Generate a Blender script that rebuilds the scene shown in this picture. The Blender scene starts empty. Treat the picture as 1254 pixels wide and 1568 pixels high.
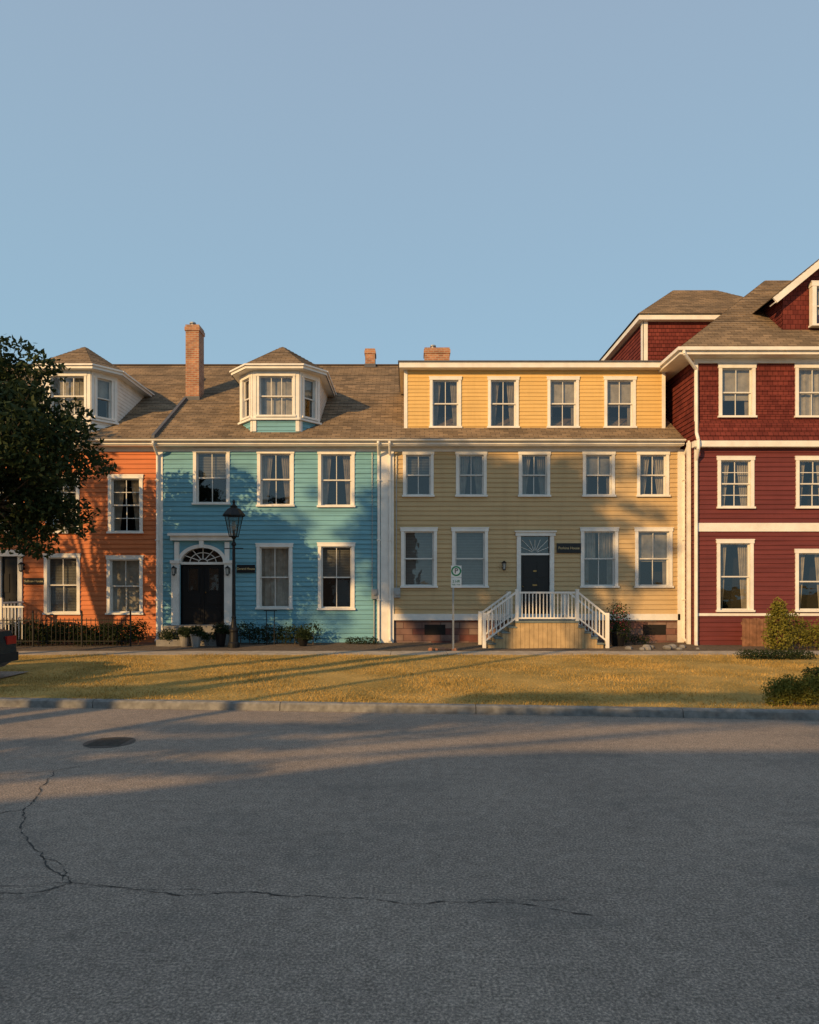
import bpy, math, random
import numpy as np
from mathutils import Matrix, Vector
random.seed(7); rng=np.random.default_rng(7)
F=1045.0; CAMZ=1.9; D=21.77
# projection helpers: image pixel coordinates -> metres on an upright plane at distance d
def img_x(p,d=D): return (p-627)*d/F
def img_z(p,d=D): return CAMZ+(900-p)*d/F
scene=bpy.context.scene
SUN_AZ=40; SUN_EL=20.0
# ------------------------------------------------------------ materials
def newmat(name):
    m=bpy.data.materials.new(name); m.use_nodes=True
    nt=m.node_tree; b=nt.nodes['Principled BSDF']
    return m,nt,b
def N(nt,t,**k):
    n=nt.nodes.new(t)
    for a,v in k.items(): setattr(n,a,v)
    return n
def mapped(nt,scale,coord='Object'):
    tc=N(nt,'ShaderNodeTexCoord'); mp=N(nt,'ShaderNodeMapping'); mp.inputs['Scale'].default_value=scale
    nt.links.new(tc.outputs[coord],mp.inputs[0]); return mp.outputs[0]
def noise(nt,vec,scale,detail=4,rough=.55):
    n=N(nt,'ShaderNodeTexNoise'); n.inputs['Scale'].default_value=scale; n.inputs['Detail'].default_value=detail
    n.inputs['Roughness'].default_value=rough
    nt.links.new(vec,n.inputs['Vector']); return n.outputs['Fac']
def ramp(nt,fac,stops):
    r=N(nt,'ShaderNodeValToRGB'); e=r.color_ramp.elements
    while len(e)<len(stops): e.new(.5)
    for i,(p,c) in enumerate(stops):
        e[i].position=p; e[i].color=(c[0],c[1],c[2],1)
    nt.links.new(fac,r.inputs[0]); return r.outputs[0]
def mix(nt,fac,a,b,mode='MIX'):
    m=N(nt,'ShaderNodeMix'); m.data_type='RGBA'; m.blend_type=mode
    for s,v in ((m.inputs[0],fac),(m.inputs[6],a),(m.inputs[7],b)):
        if hasattr(v,'node'): nt.links.new(v,s)
        else: s.default_value=v if isinstance(v,(int,float)) else (v[0],v[1],v[2],1)
    return m.outputs[2]
def bump(nt,b,h,st=.3,dist=.01):
    n=N(nt,'ShaderNodeBump'); n.inputs['Strength'].default_value=st; n.inputs['Distance'].default_value=dist
    nt.links.new(h,n.inputs['Height']); nt.links.new(n.outputs[0],b.inputs['Normal'])
def sc(c,k): return (c[0]*k,c[1]*k,c[2]*k)
def paint(name,c,rough=.6,var=.25,board=True):
    m,nt,b=newmat(name)
    v=mapped(nt,(.5,.5,7)); n1=noise(nt,v,1.3,5)
    v2=mapped(nt,(3,3,.35)); n2=noise(nt,v2,1.6,5,.65)
    c1=ramp(nt,n1,[(.3,sc(c,1-var)),(.7,sc(c,1+var*.35))])
    c2=mix(nt,ramp(nt,n2,[(.5,(0,0,0)),(.8,(.35,.35,.35))]),c1,sc(c,.62))
    nt.links.new(c2,b.inputs['Base Color']); b.inputs['Roughness'].default_value=rough
    b.inputs['Specular IOR Level'].default_value=.25
    bump(nt,b,noise(nt,mapped(nt,(2,2,14)),8,4),.15,.005)
    return m
def simple(name,c,rough=.5,metal=0,var=.15,scale=6):
    m,nt,b=newmat(name)
    n1=noise(nt,mapped(nt,(1,1,1)),scale,5)
    nt.links.new(ramp(nt,n1,[(.3,sc(c,1-var)),(.7,sc(c,1+var))]),b.inputs['Base Color'])
    b.inputs['Roughness'].default_value=rough; b.inputs['Metallic'].default_value=metal
    b.inputs['Specular IOR Level'].default_value=.3
    return m
def shingle(name,ca,cb,cm,w=.3,h=.14):
    m,nt,b=newmat(name)
    tc=N(nt,'ShaderNodeTexCoord'); br=N(nt,'ShaderNodeTexBrick')
    nt.links.new(tc.outputs['UV'],br.inputs['Vector'])
    br.inputs['Color1'].default_value=(*ca,1); br.inputs['Color2'].default_value=(*cb,1); br.inputs['Mortar'].default_value=(*cm,1)
    br.inputs['Scale'].default_value=1; br.inputs['Brick Width'].default_value=w; br.inputs['Row Height'].default_value=h
    br.inputs['Mortar Size'].default_value=.008; br.inputs['Bias'].default_value=-.1
    n=noise(nt,mapped(nt,(1,1,1)),1.1,6,.6)
    c=mix(nt,.8,br.outputs['Color'],ramp(nt,n,[(.3,(.6,.6,.62)),(.7,(1.15,1.1,1.05))]),'MULTIPLY')
    nt.links.new(c,b.inputs['Base Color']); b.inputs['Roughness'].default_value=.95; b.inputs['Specular IOR Level'].default_value=.1
    bump(nt,b,noise(nt,mapped(nt,(1,1,1)),60,3),.4,.01)
    return m
def brick(name,ca,cb,cm,w=.21,h=.075):
    m,nt,b=newmat(name)
    tc=N(nt,'ShaderNodeTexCoord'); s=N(nt,'ShaderNodeSeparateXYZ'); nt.links.new(tc.outputs['Object'],s.inputs[0])
    ad=N(nt,'ShaderNodeMath'); ad.operation='ADD'; nt.links.new(s.outputs[0],ad.inputs[0]); nt.links.new(s.outputs[1],ad.inputs[1])
    cb_=N(nt,'ShaderNodeCombineXYZ'); nt.links.new(ad.outputs[0],cb_.inputs[0]); nt.links.new(s.outputs[2],cb_.inputs[1])
    br=N(nt,'ShaderNodeTexBrick'); nt.links.new(cb_.outputs[0],br.inputs['Vector'])
    br.inputs['Color1'].default_value=(*ca,1); br.inputs['Color2'].default_value=(*cb,1); br.inputs['Mortar'].default_value=(*cm,1)
    br.inputs['Scale'].default_value=1; br.inputs['Brick Width'].default_value=w; br.inputs['Row Height'].default_value=h
    br.inputs['Mortar Size'].default_value=.01
    n=noise(nt,mapped(nt,(1,1,1)),3,6,.6)
    c=mix(nt,.8,br.outputs['Color'],ramp(nt,n,[(.3,(.55,.55,.55)),(.7,(1.2,1.15,1.1))]),'MULTIPLY')
    nt.links.new(c,b.inputs['Base Color']); b.inputs['Roughness'].default_value=.9
    bump(nt,b,br.outputs['Fac'],-.5,.008)
    return m
M={}
M['white']=simple('white_paint',(.74,.71,.66),.5,0,.10,3)
M['white2']=simple('white_sash',(.62,.60,.56),.45,0,.08,3)
M['blue']=paint('blue_clapboard',(.16,.37,.45))
M['yellow']=paint('tan_yellow_clapboard',(.54,.385,.20),var=.14)  # same paint as the dormer; main wall's shade put into the colour
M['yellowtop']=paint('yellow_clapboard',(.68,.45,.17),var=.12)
M['orange']=paint('orange_clapboard',(.58,.175,.062))
M['red']=paint('red_clapboard',(.145,.034,.032))
M['redsh']=shingle('red_shingle',(.185,.045,.038),(.12,.028,.026),(.05,.012,.01),.16,.15)
M['roof']=shingle('roof_shingle',(.32,.24,.16),(.17,.13,.09),(.09,.07,.055))
M['brick']=brick('chimney_brick',(.46,.21,.11),(.30,.12,.065),(.40,.33,.25))
M['found']=brick('foundation_brick',(.13,.04,.032),(.25,.18,.15),(.08,.04,.035),.6,.2)
M['black']=simple('black_paint',(.012,.012,.013),.3,0,.1)
M['iron']=simple('black_iron',(.015,.015,.016),.45,.3,.2)
M['interior']=simple('dark_interior',(.015,.013,.012),.9)
M['curtain']=simple('curtain_cloth',(.44,.40,.35),.9,0,.25,5)
M['blind']=simple('window_blind',(.24,.24,.23),.7,0,.1)
M['concrete']=simple('kerb_concrete',(.19,.185,.175),.9,0,.35,9)
M['walk']=simple('walk_concrete',(.38,.32,.25),.9,0,.25,4)
M['stone']=simple('step_stone',(.20,.19,.18),.85,0,.25,5)
M['tan']=simple('tan_board',(.44,.31,.16),.7,0,.2,5)
M['deck']=simple('deck_grey',(.16,.19,.18),.7,0,.2,5)
M['wood']=simple('weathered_wood',(.22,.11,.065),.8,0,.35,6)
M['lead']=simple('flashing',(.09,.09,.1),.6,0,.2)
M['green']=simple('sign_green',(.02,.22,.09),.5)
M['signwhite']=simple('sign_white',(.75,.76,.74),.4,0,.04)
M['galv']=simple('galvanised_steel',(.35,.36,.36),.45,.6,.15)
M['gold']=simple('gold_lettering',(.6,.48,.25),.5)
M['brass']=simple('brass',(.35,.22,.08),.35,.7)
M['lampglass']=simple('lamp_glass',(.35,.36,.34),.2)
M['terracotta']=simple('terracotta',(.30,.14,.08),.85)
M['rubber']=simple('tyre_rubber',(.02,.02,.02),.8)
M['bark']=simple('tree_bark',(.09,.065,.045),.95,0,.4,8)
# glass
m,nt,b=newmat('window_glass'); nt.nodes.remove(b)
out=nt.nodes['Material Output']; tr=N(nt,'ShaderNodeBsdfTransparent'); gl=N(nt,'ShaderNodeBsdfGlossy'); mx=N(nt,'ShaderNodeMixShader')
tr.inputs[0].default_value=(.74,.75,.73,1); gl.inputs['Roughness'].default_value=.03; mx.inputs[0].default_value=.10
bp=N(nt,'ShaderNodeBump'); bp.inputs['Strength'].default_value=.2; bp.inputs['Distance'].default_value=.02
nt.links.new(noise(nt,mapped(nt,(1,1,1)),2.2,2),bp.inputs['Height']); nt.links.new(bp.outputs[0],gl.inputs['Normal'])
nt.links.new(tr.outputs[0],mx.inputs[1]); nt.links.new(gl.outputs[0],mx.inputs[2]); nt.links.new(mx.outputs[0],out.inputs[0])
M['glass']=m
def leafmat(name,dark,light,warm=None):
    m,nt,b=newmat(name)
    v=mapped(nt,(1,1,1)); n1=noise(nt,v,1.4,3); n2=noise(nt,v,23,2,.7)
    c=mix(nt,.5,ramp(nt,n1,[(.35,dark),(.65,light)]),ramp(nt,n2,[(.35,dark),(.7,light)]))
    nt.links.new(c,b.inputs['Base Color']); b.inputs['Roughness'].default_value=.6; b.inputs['Specular IOR Level'].default_value=.15
    t=N(nt,'ShaderNodeBsdfTranslucent'); nt.links.new(c,t.inputs[0]); mxs=N(nt,'ShaderNodeMixShader'); mxs.inputs[0].default_value=.25
    o=nt.nodes['Material Output']; nt.links.new(b.outputs[0],mxs.inputs[1]); nt.links.new(t.outputs[0],mxs.inputs[2]); nt.links.new(mxs.outputs[0],o.inputs[0])
    return m
M['leaf']=leafmat('tree_leaves',(.018,.032,.012),(.050,.070,.024))
M['shrub']=leafmat('shrub_leaves',(.014,.024,.010),(.04,.06,.02))
M['ygreen']=leafmat('yellow_green_leaves',(.09,.10,.02),(.26,.23,.04))
M['grass']=leafmat('grass_blades',(.24,.17,.05),(.68,.44,.14))
M['flower']=simple('flower_petals',(.35,.03,.08),.7)
# lawn
m,nt,b=newmat('lawn_ground'); v=mapped(nt,(1,1,1))
c=mix(nt,.5,ramp(nt,noise(nt,v,.7,5),[(.35,(.22,.165,.05)),(.65,(.60,.39,.13))]),ramp(nt,noise(nt,v,22,4,.7),[(.3,(.17,.13,.045)),(.7,(.62,.42,.15))]))
nt.links.new(c,b.inputs['Base Color']); b.inputs['Roughness'].default_value=1; b.inputs['Specular IOR Level'].default_value=.05
bump(nt,b,noise(nt,v,40,4,.7),.8,.03); M['lawn']=m
m,nt,b=newmat('bed_soil'); v=mapped(nt,(1,1,1))
nt.links.new(ramp(nt,noise(nt,v,9,6,.7),[(.3,(.05,.037,.025)),(.7,(.17,.12,.08))]),b.inputs['Base Color']); b.inputs['Roughness'].default_value=1
bump(nt,b,noise(nt,v,20,5,.7),.9,.04); M['soil']=m
m,nt,b=newmat('asphalt'); v=mapped(nt,(1,1,1))
base=ramp(nt,noise(nt,v,.45,6,.6),[(.3,(.25,.205,.17)),(.7,(.33,.27,.22))])
sp=ramp(nt,noise(nt,v,60,4,.8),[(.36,(.45,.45,.45)),(.52,(1,1,1)),(.66,(2.1,2.0,1.9))])
c=mix(nt,1.0,base,sp,'MULTIPLY')
c=mix(nt,1.0,c,ramp(nt,noise(nt,v,9,5,.75),[(.3,(.75,.75,.75)),(.7,(1.18,1.18,1.18))]),'MULTIPLY')
c=mix(nt,ramp(nt,noise(nt,mapped(nt,(.6,.9,1)),.8,6,.7),[(.52,(0,0,0)),(.70,(.6,.6,.6))]),c,(.13,.118,.105))
nt.links.new(c,b.inputs['Base Color']); b.inputs['Roughness'].default_value=.85; b.inputs['Specular IOR Level'].default_value=.2
bump(nt,b,noise(nt,v,80,3,.75),.8,.014); M['asphalt']=m
M['crack']=simple('tar_crack',(.05,.046,.042),.8,0,.3)
M['stain']=simple('manhole_iron',(.08,.07,.06),.6,.2,.3,20)

# ------------------------------------------------------------ mesh builder
class MB:
    def __init__(s,mat):
        s.v=[];s.f=[];s.mi=[];s.uv=[];s.sm=[];s.mats=[mat];s.cur=0;s.M=None
    def mat(s,m):
        if m not in s.mats: s.mats.append(m)
        s.cur=s.mats.index(m); return s
    def poly(s,pts,uv=None,smooth=False):
        i=len(s.v)
        for p in pts:
            p=Vector(p)
            if s.M is not None: p=s.M@p
            s.v.append(tuple(p))
        s.f.append(tuple(range(i,i+len(pts)))); s.mi.append(s.cur); s.uv.append(uv); s.sm.append(smooth)
    def box(s,x0,x1,y0,y1,z0,z1):
        P=[(x0,y0,z0),(x1,y0,z0),(x1,y1,z0),(x0,y1,z0),(x0,y0,z1),(x1,y0,z1),(x1,y1,z1),(x0,y1,z1)]
        for q in ((0,1,5,4),(1,2,6,5),(2,3,7,6),(3,0,4,7),(4,5,6,7),(3,2,1,0)): s.poly([P[k] for k in q])
    def cyl(s,p0,p1,r0,r1=None,n=10,caps=True):
        r1=r0 if r1 is None else r1
        p0=Vector(p0);p1=Vector(p1);d=(p1-p0).normalized()
        a=d.orthogonal().normalized();b=d.cross(a)
        c0=[p0+(a*math.cos(t)+b*math.sin(t))*r0 for t in [2*math.pi*k/n for k in range(n)]]
        c1=[p1+(a*math.cos(t)+b*math.sin(t))*r1 for t in [2*math.pi*k/n for k in range(n)]]
        for k in range(n): s.poly([c0[k],c0[(k+1)%n],c1[(k+1)%n],c1[k]],smooth=True)
        if caps: s.poly(c0[::-1]); s.poly(c1)
    def tube(s,path,r,n=8):
        for a,b in zip(path[:-1],path[1:]): s.cyl(a,b,r,r,n)
    def bar(s,p0,p1,w,h):
        p0=Vector(p0);p1=Vector(p1);d=(p1-p0).normalized();a=Vector((0,1,0));b=d.cross(a).normalized()
        P=[p+a*i*w/2+b*j*h/2 for p in (p0,p1) for i,j in ((-1,-1),(1,-1),(1,1),(-1,1))]
        for q in ((0,1,2,3),(7,6,5,4),(0,4,5,1),(1,5,6,2),(2,6,7,3),(3,7,4,0)): s.poly([P[k] for k in q])
    def lathe(s,cx,cy,prof,n=14,smooth=True):
        for (r0,z0),(r1,z1) in zip(prof[:-1],prof[1:]):
            for k in range(n):
                t0=2*math.pi*k/n;t1=2*math.pi*(k+1)/n
                s.poly([(cx+r0*math.cos(t0),cy+r0*math.sin(t0),z0),(cx+r0*math.cos(t1),cy+r0*math.sin(t1),z0),
                        (cx+r1*math.cos(t1),cy+r1*math.sin(t1),z1),(cx+r1*math.cos(t0),cy+r1*math.sin(t0),z1)],smooth=smooth)
    def make(s,name,parent=None):
        me=bpy.data.meshes.new(name); me.from_pydata(s.v,[],s.f)
        for m in s.mats: me.materials.append(M[m])
        me.polygons.foreach_set('material_index',s.mi)
        me.polygons.foreach_set('use_smooth',s.sm)
        if any(u is not None for u in s.uv):
            l=me.uv_layers.new(name='UVMap'); k=0; dat=[]
            for f,u in zip(s.f,s.uv):
                for j in range(len(f)): dat.extend(u[j] if u else (0,0))
            l.data.foreach_set('uv',dat)
        me.update()
        o=bpy.data.objects.new(name,me); scene.collection.objects.link(o)
        if parent: o.parent=parent
        return o
class Thing:
    def __init__(s,name): s.name=name; s.parts={}; s.e=bpy.data.objects.new(name,None); scene.collection.objects.link(s.e); s.e.empty_display_size=.5
    def p(s,part,mat,Mx=None):
        if part not in s.parts: s.parts[part]=MB(mat)
        b=s.parts[part]; b.mat(mat); b.M=Mx; return b
    def done(s):
        for k,b in s.parts.items():
            if b.f: b.make(k,s.e)
def facetM(A,B):
    A=Vector((A[0],A[1],0));B=Vector((B[0],B[1],0));u=(B-A).normalized();n=Vector((-u.y,u.x,0))
    m=Matrix(((u.x,n.x,0,A.x),(u.y,n.y,0,A.y),(0,0,1,0),(0,0,0,1)))
    return m,(B-A).length
def claps(mb,x0,x1,z0,z1,y,ops,pitch=.15,lap=.026,uv=False):
    nrow=max(1,round((z1-z0)/pitch)); h=(z1-z0)/nrow
    for i in range(nrow):
        zb=z0+i*h; zt=zb+h
        cuts=sorted({zb,zt}|{z for o in ops for z in (o[2],o[3]) if zb<z<zt})
        for a,b in zip(cuts[:-1],cuts[1:]):
            mid=(a+b)/2; iv=[(x0,x1)]
            for o in ops:
                if o[2]<mid<o[3]:
                    nv=[]
                    for (p,q) in iv:
                        if o[1]<=p or o[0]>=q: nv.append((p,q)); continue
                        if o[0]>p: nv.append((p,o[0]))
                        if o[1]<q: nv.append((o[1],q))
                    iv=nv
            ya=y-lap*(1-(a-zb)/h); yb=y-lap*(1-(b-zb)/h)
            for p,q in iv:
                mb.poly([(p,ya,a),(q,ya,a),(q,yb,b),(p,yb,b)],uv=[(p,a),(q,a),(q,b),(p,b)] if uv else None)
                if a==zb: mb.poly([(p,y,a),(q,y,a),(q,y-lap,a),(p,y-lap,a)],uv=[(p,a)]*4 if uv else None)
def slope(mb,A,B,C,Dd,pitch=.16,lap=.018):
    """lapped shingle courses on a roof plane; A,B eave (left,right), C,D top (right,left)"""
    A,B,C,Dd=map(Vector,(A,B,C,Dd)); 
    nrm=(B-A).cross(Dd-A if (Dd-A).length>1e-4 else C-A).normalized()
    if nrm.z<0: nrm=-nrm
    ux=(B-A).normalized(); up=nrm.cross(ux); L=(Dd-A).dot(up); n=max(1,round(abs(L)/pitch))
    def uvp(p): return ((p-A).dot(ux),(p-A).dot(up))
    for i in range(n):
        t0=i/n;t1=(i+1)/n
        a=A.lerp(Dd,t0);b=B.lerp(C,t0);c=B.lerp(C,t1);d=A.lerp(Dd,t1)
        mb.poly([a+nrm*lap,b+nrm*lap,c,d],uv=[uvp(p) for p in (a,b,c,d)])
        mb.poly([a,b,b+nrm*lap,a+nrm*lap],uv=[uvp(p) for p in (a,b,b,a)])
def window(H,x0,x1,z0,z1,y=D,grid=(2,1),cur='blind',Mx=None,c=.1,lower=None,level=None):
    T=H.p('window_trim','white',Mx); S=H.p('window_sashes','white2',Mx)
    T.box(x0,x0+c,y-.045,y+.13,z0+.06,z1-c); T.box(x1-c,x1,y-.045,y+.13,z0+.06,z1-c)
    T.box(x0-.02,x1+.02,y-.055,y+.13,z1-c,z1); T.box(x0-.035,x1+.035,y-.06,y-.02,z1,z1+.03)
    T.box(x0-.03,x1+.03,y-.085,y+.13,z0,z0+.06)
    a,b,zb,zt=x0+c,x1-c,z0+.06,z1-c; zm=(zb+zt)/2; f=.045
    for (lo,hi,yy,g) in ((zb,zm+.02,y+.08,lower or grid),(zm-.02,zt,y+.04,grid)):
        S.box(a,a+f,yy,yy+.035,lo,hi); S.box(b-f,b,yy,yy+.035,lo,hi)
        S.box(a+f,b-f,yy,yy+.035,lo,lo+f*.9); S.box(a+f,b-f,yy,yy+.035,hi-f*.9,hi)
        for k in range(1,g[0]):
            xx=a+f+(b-a-2*f)*k/g[0]; S.box(xx-.011,xx+.011,yy+.004,yy+.03,lo+f*.9,hi-f*.9)
        for k in range(1,g[1]):
            zz=lo+(hi-lo)*k/g[1]; S.box(a+f,b-f,yy+.006,yy+.028,zz-.011,zz+.011)
        G=H.p('window_glass','glass',Mx); G.poly([(a+f,yy+.018,lo),(b-f,yy+.018,lo),(b-f,yy+.018,hi),(a+f,yy+.018,hi)])
    I=H.p('room_interiors','interior',Mx)
    I.poly([(a-.3,y+.8,zb-.3),(b+.3,y+.8,zb-.3),(b+.3,y+.8,zt+.3),(a-.3,y+.8,zt+.3)])
    C=H.p('curtains','curtain',Mx)
    def drape(p,q,lo,hi,amp=.03,tie=0):
        n=14
        for k in range(n):
            u0=p+(q-p)*k/n;u1=p+(q-p)*(k+1)/n
            y0=y+.2+amp*math.sin(k*2.1);y1=y+.2+amp*math.sin((k+1)*2.1)
            s0=(u0-p)*(1-abs(tie)) if tie>=0 else (u0-q)*(1-abs(tie)); s1=(u1-p)*(1-abs(tie)) if tie>=0 else (u1-q)*(1-abs(tie))
            base=p if tie>=0 else q
            C.poly([(base+s0,y0,lo),(base+s1,y1,lo),(u1,y1,hi),(u0,y0,hi)],smooth=True)
    w=b-a; j=random.uniform(.8,1.2)
    if cur=='blind':
        C.mat('blind'); lv=level if level is not None else random.choice([0,0,.5,.3]); lo=zb+(zt-zb)*lv; z=zt
        while z>lo: C.poly([(a,y+.15,z-.045),(b,y+.15,z-.045),(b,y+.185,z),(a,y+.185,z)]); z-=.05
    elif cur=='shade':
        C.mat('curtain'); lv=level if level is not None else .5
        C.poly([(a,y+.15,zb+(zt-zb)*lv),(b,y+.15,zb+(zt-zb)*lv),(b,y+.15,zt),(a,y+.15,zt)])
        drape(a,a+w*.16,zb,zt,.02,.2); drape(b-w*.16,b,zb,zt,.02,-.2)
    elif cur=='curtain':
        C.mat('curtain'); drape(a,a+w*.38*j,zb,zt,.03,.45); drape(b-w*.38*j,b,zb,zt,.03,-.45)
    elif cur=='sheer':
        C.mat('curtain'); drape(a,b,zb,zt,.02)
    elif cur=='cafe':
        C.mat('curtain'); drape(a,a+w*.42,zm,zt); drape(b-w*.42,b,zm,zt); drape(a,a+w*.2,zb,zm); drape(b-w*.2,b,zb,zm)
    return (a,b,zb,zt)
def W(px0,px1,py0,py1,d=D): return (img_x(px0,d),img_x(px1,d),img_z(py1,d),img_z(py0,d))
ridgeY,ridgeZ,eaveY,eaveZ=28.2,11.08,21.4,6.57
SL=(ridgeZ-eaveZ)/(ridgeY-eaveY)
def roofz(y): return eaveZ+SL*(y-eaveY)
GZ=.15
def shell(H,x0,x1,matn):
    """main roof, eaves, rear and end walls for one terrace house"""
    R=H.p('roof','roof'); slope(R,(x0,eaveY,eaveZ),(x1,eaveY,eaveZ),(x1,ridgeY,ridgeZ),(x0,ridgeY,ridgeZ))
    slope(R,(x1,35,eaveZ),(x0,35,eaveZ),(x0,ridgeY,ridgeZ),(x1,ridgeY,ridgeZ),.5)
    R.box(x0,x1,ridgeY-.1,ridgeY+.1,ridgeZ-.02,ridgeZ+.03)
    Bk=H.p('rear_walls',matn); Bk.box(x0,x1,34.4,34.6,0,eaveZ)
    for x in (x0+.01,x1-.01):
        Bk.poly([(x,D+.15,0),(x,34.4,0),(x,34.4,eaveZ+.2),(x,ridgeY,ridgeZ-.15),(x,D+.15,roofz(D+.15)-.1)])
    E=H.p('eaves','white')
    E.box(x0,x1,eaveY-.02,eaveY+.02,eaveZ-.17,eaveZ-.01)
    E.box(x0,x1,eaveY+.02,D+.1,eaveZ-.2,eaveZ-.17)
    E.box(x0,x1,D-.035,D+.05,eaveZ-.33,eaveZ-.2)
    # half-round gutter
    for k in range(8):
        t0=math.pi+math.pi*k/8;t1=math.pi+math.pi*(k+1)/8;c=(eaveY-.085,eaveZ-.035);r=.065
        E.poly([(x0,c[0]+r*math.cos(t0),c[1]+r*math.sin(t0)),(x1,c[0]+r*math.cos(t0),c[1]+r*math.sin(t0)),(x1,c[0]+r*math.cos(t1),c[1]+r*math.sin(t1)),(x0,c[0]+r*math.cos(t1),c[1]+r*math.sin(t1))])
def downspout(H,x,ytop=eaveY-.085,z1=eaveZ-.08,yw=D-.09,z0=GZ+.05):
    T=H.p('downspout','white'); T.tube([(x,ytop,z1),(x,ytop,z1-.08),(x,yw,z1-.38),(x,yw,z0+.1),(x,yw-.15,z0)],.042,8)
    for z in (1.5,3.4,5.3): T.box(x-.06,x+.06,yw-.05,yw+.06,z,z+.03)
def chimney(H,cx,cy,wx,wy,z0,z1,pot=True):
    C=H.p('chimney','brick'); C.box(cx-wx/2,cx+wx/2,cy-wy/2,cy+wy/2,z0,z1-.22)
    C.box(cx-wx/2-.03,cx+wx/2+.03,cy-wy/2-.03,cy+wy/2+.03,z1-.22,z1-.08); C.box(cx-wx/2-.005,cx+wx/2+.005,cy-wy/2-.005,cy+wy/2+.005,z1-.08,z1)
    L=H.p('chimney_flashing','lead'); zz=roofz(cy)+.0
    L.box(cx-wx/2-.03,cx+wx/2+.03,cy-wy/2-.03,cy+wy/2+.03,zz-.6,zz-SL*wy/2+.14)
    if pot: 
        P=H.p('chimney_pot','galv'); P.cyl((cx-wx*.15,cy,z1),(cx-wx*.15,cy,z1+.13),.09,.08,12); P.cyl((cx-wx*.15,cy,z1+.13),(cx-wx*.15,cy,z1+.18),.12,.11,12)
def bay_dormer(H,cx,matn):
    yf=21.85;hw=.74;w=.55;c=.65;z0=6.7;z1=8.9;yb=27
    P=[(cx-hw-w,yb),(cx-hw-w,yf+c),(cx-hw,yf),(cx+hw,yf),(cx+hw+w,yf+c),(cx+hw+w,yb)]
    for i in range(5):
        Mx,L=facetM(P[i],P[i+1]); ops=[]
        if i in (1,2,3):
            m=.12 if i!=2 else .13
            ops=[window(H,m,L-m,7.36,8.74,0,(1,1) if i!=2 else (3,1),'shade' if i!=2 else 'sheer',Mx,.07,lower=(1,1) if i!=2 else (3,1),level=.55)]
            T=H.p('dormer_trim','white',Mx); T.box(0,m-.021,-.04,.0,6.9,8.9);T.box(L-m+.021,L,-.04,.0,6.9,8.9);T.box(m-.02,L-m+.02,-.04,.0,8.775,8.9)
            T.box(-.03,L+.03,-.10,-.0,7.26,7.325)
        claps(H.p('dormer_walls',matn if i in(1,2,3) else 'white',Mx),0,L,z0,z1,0,ops,.12,.016)
    # roof
    o=.27;k=.2
    E=[(cx-hw-w-o,yb),(cx-hw-w-o,yf+c-k),(cx-hw-k+.03,yf-o),(cx+hw+k-.03,yf-o),(cx+hw+w+o,yf+c-k),(cx+hw+w+o,yb)]
    ze=8.98;R0=(cx,yf+1.15,10.02);R1=(cx,yb,10.02)
    R=H.p('dormer_roof','roof')
    e=[(p[0],p[1],ze) for p in E]
    slope(R,e[0],e[1],R0,R1);slope(R,e[1],e[2],R0,R0);slope(R,e[2],e[3],R0,R0);slope(R,e[3],e[4],R0,R0);slope(R,e[4],e[5],R1,R0)
    T=H.p('dormer_eaves','white')
    for a,b in zip(E[:-1],E[1:]):
        Mx,L=facetM(a,b); T.M=Mx; T.box(0,L,.0,.03,ze-.14,ze-.005); T.box(-.03,L+.03,-.05,.0,ze-.05,ze+.0)
    T.M=None; T.poly([(p[0],p[1],ze-.14) for p in E])
def arch_pts(cx,z,rx,rz,n=20): return [(cx+rx*math.cos(math.pi-math.pi*k/n),z+rz*math.sin(math.pi*k/n)) for k in range(n+1)]
def lantern(H,x,y,z):
    B=H.p('wall_lantern','iron'); B.box(x-.05,x+.05,y-.02,y,z-.1,z+.1); B.box(x-.012,x+.012,y-.14,y-.02,z+.1,z+.125)
    B.lathe(x,y-.14,[(.0,z+.16),(.03,z+.13),(.09,z+.08),(.085,z+.075)],8); B.lathe(x,y-.14,[(.05,z-.12),(.06,z-.14),(0,z-.17)],8)
    for k in range(4):
        t=math.pi/4+k*math.pi/2; B.cyl((x+.07*math.cos(t),y-.14+.07*math.sin(t),z+.08),(x+.045*math.cos(t),y-.14+.045*math.sin(t),z-.12),.007,None,6)
    G=H.p('lantern_glass','lampglass'); G.lathe(x,y-.14,[(.042,z-.12),(.062,z+.075)],8)
def text(parent,body,x,y,z,size,matn,name):
    cu=bpy.data.curves.new(name,'FONT'); cu.body=body; cu.size=size; cu.align_x='CENTER'; cu.align_y='CENTER'; cu.extrude=.002
    o=bpy.data.objects.new(name,cu); o.location=(x,y,z); o.rotation_euler=(math.pi/2,0,0); cu.materials.append(M[matn]); scene.collection.objects.link(o); o.parent=parent
    return o
# ------------------------------------------------------------ ORANGE HOUSE
H=Thing('orange_clapboard_house'); xl,xr=-17,-8.03
ops=[]
for px0,px1,py0,py1,g,cu in ((-28,25,728,817,(2,2),'curtain'),(70,122,728,817,(2,2),'blind'),(166,219,728,817,(2,2),'curtain'),(68,123,849,941,(2,1),'blind'),(164,219,852,941,(2,1),'shade')):
    x0,x1,z0,z1=W(px0,px1,py0,py1); ops.append(window(H,x0,x1,z0,z1,D,g,cu,level=.0))
dx0,dx1=img_x(-4),img_x(34); ops.append((dx0,dx1,.3,img_z(852)))
claps(H.p('walls','orange'),xl,xr,GZ,6.3,D,ops)
T=H.p('door','white'); T.box(dx0-.02,dx0+.12,D-.06,D+.1,.7,img_z(852));T.box(dx1-.12,dx1+.02,D-.06,D+.1,.7,img_z(852));T.box(dx0-.1,dx1+.1,D-.12,D+.1,img_z(852),img_z(842))
T.mat('black'); T.box(dx0+.12,dx1-.12,D+.05,D+.1,.3,img_z(852))
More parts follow.
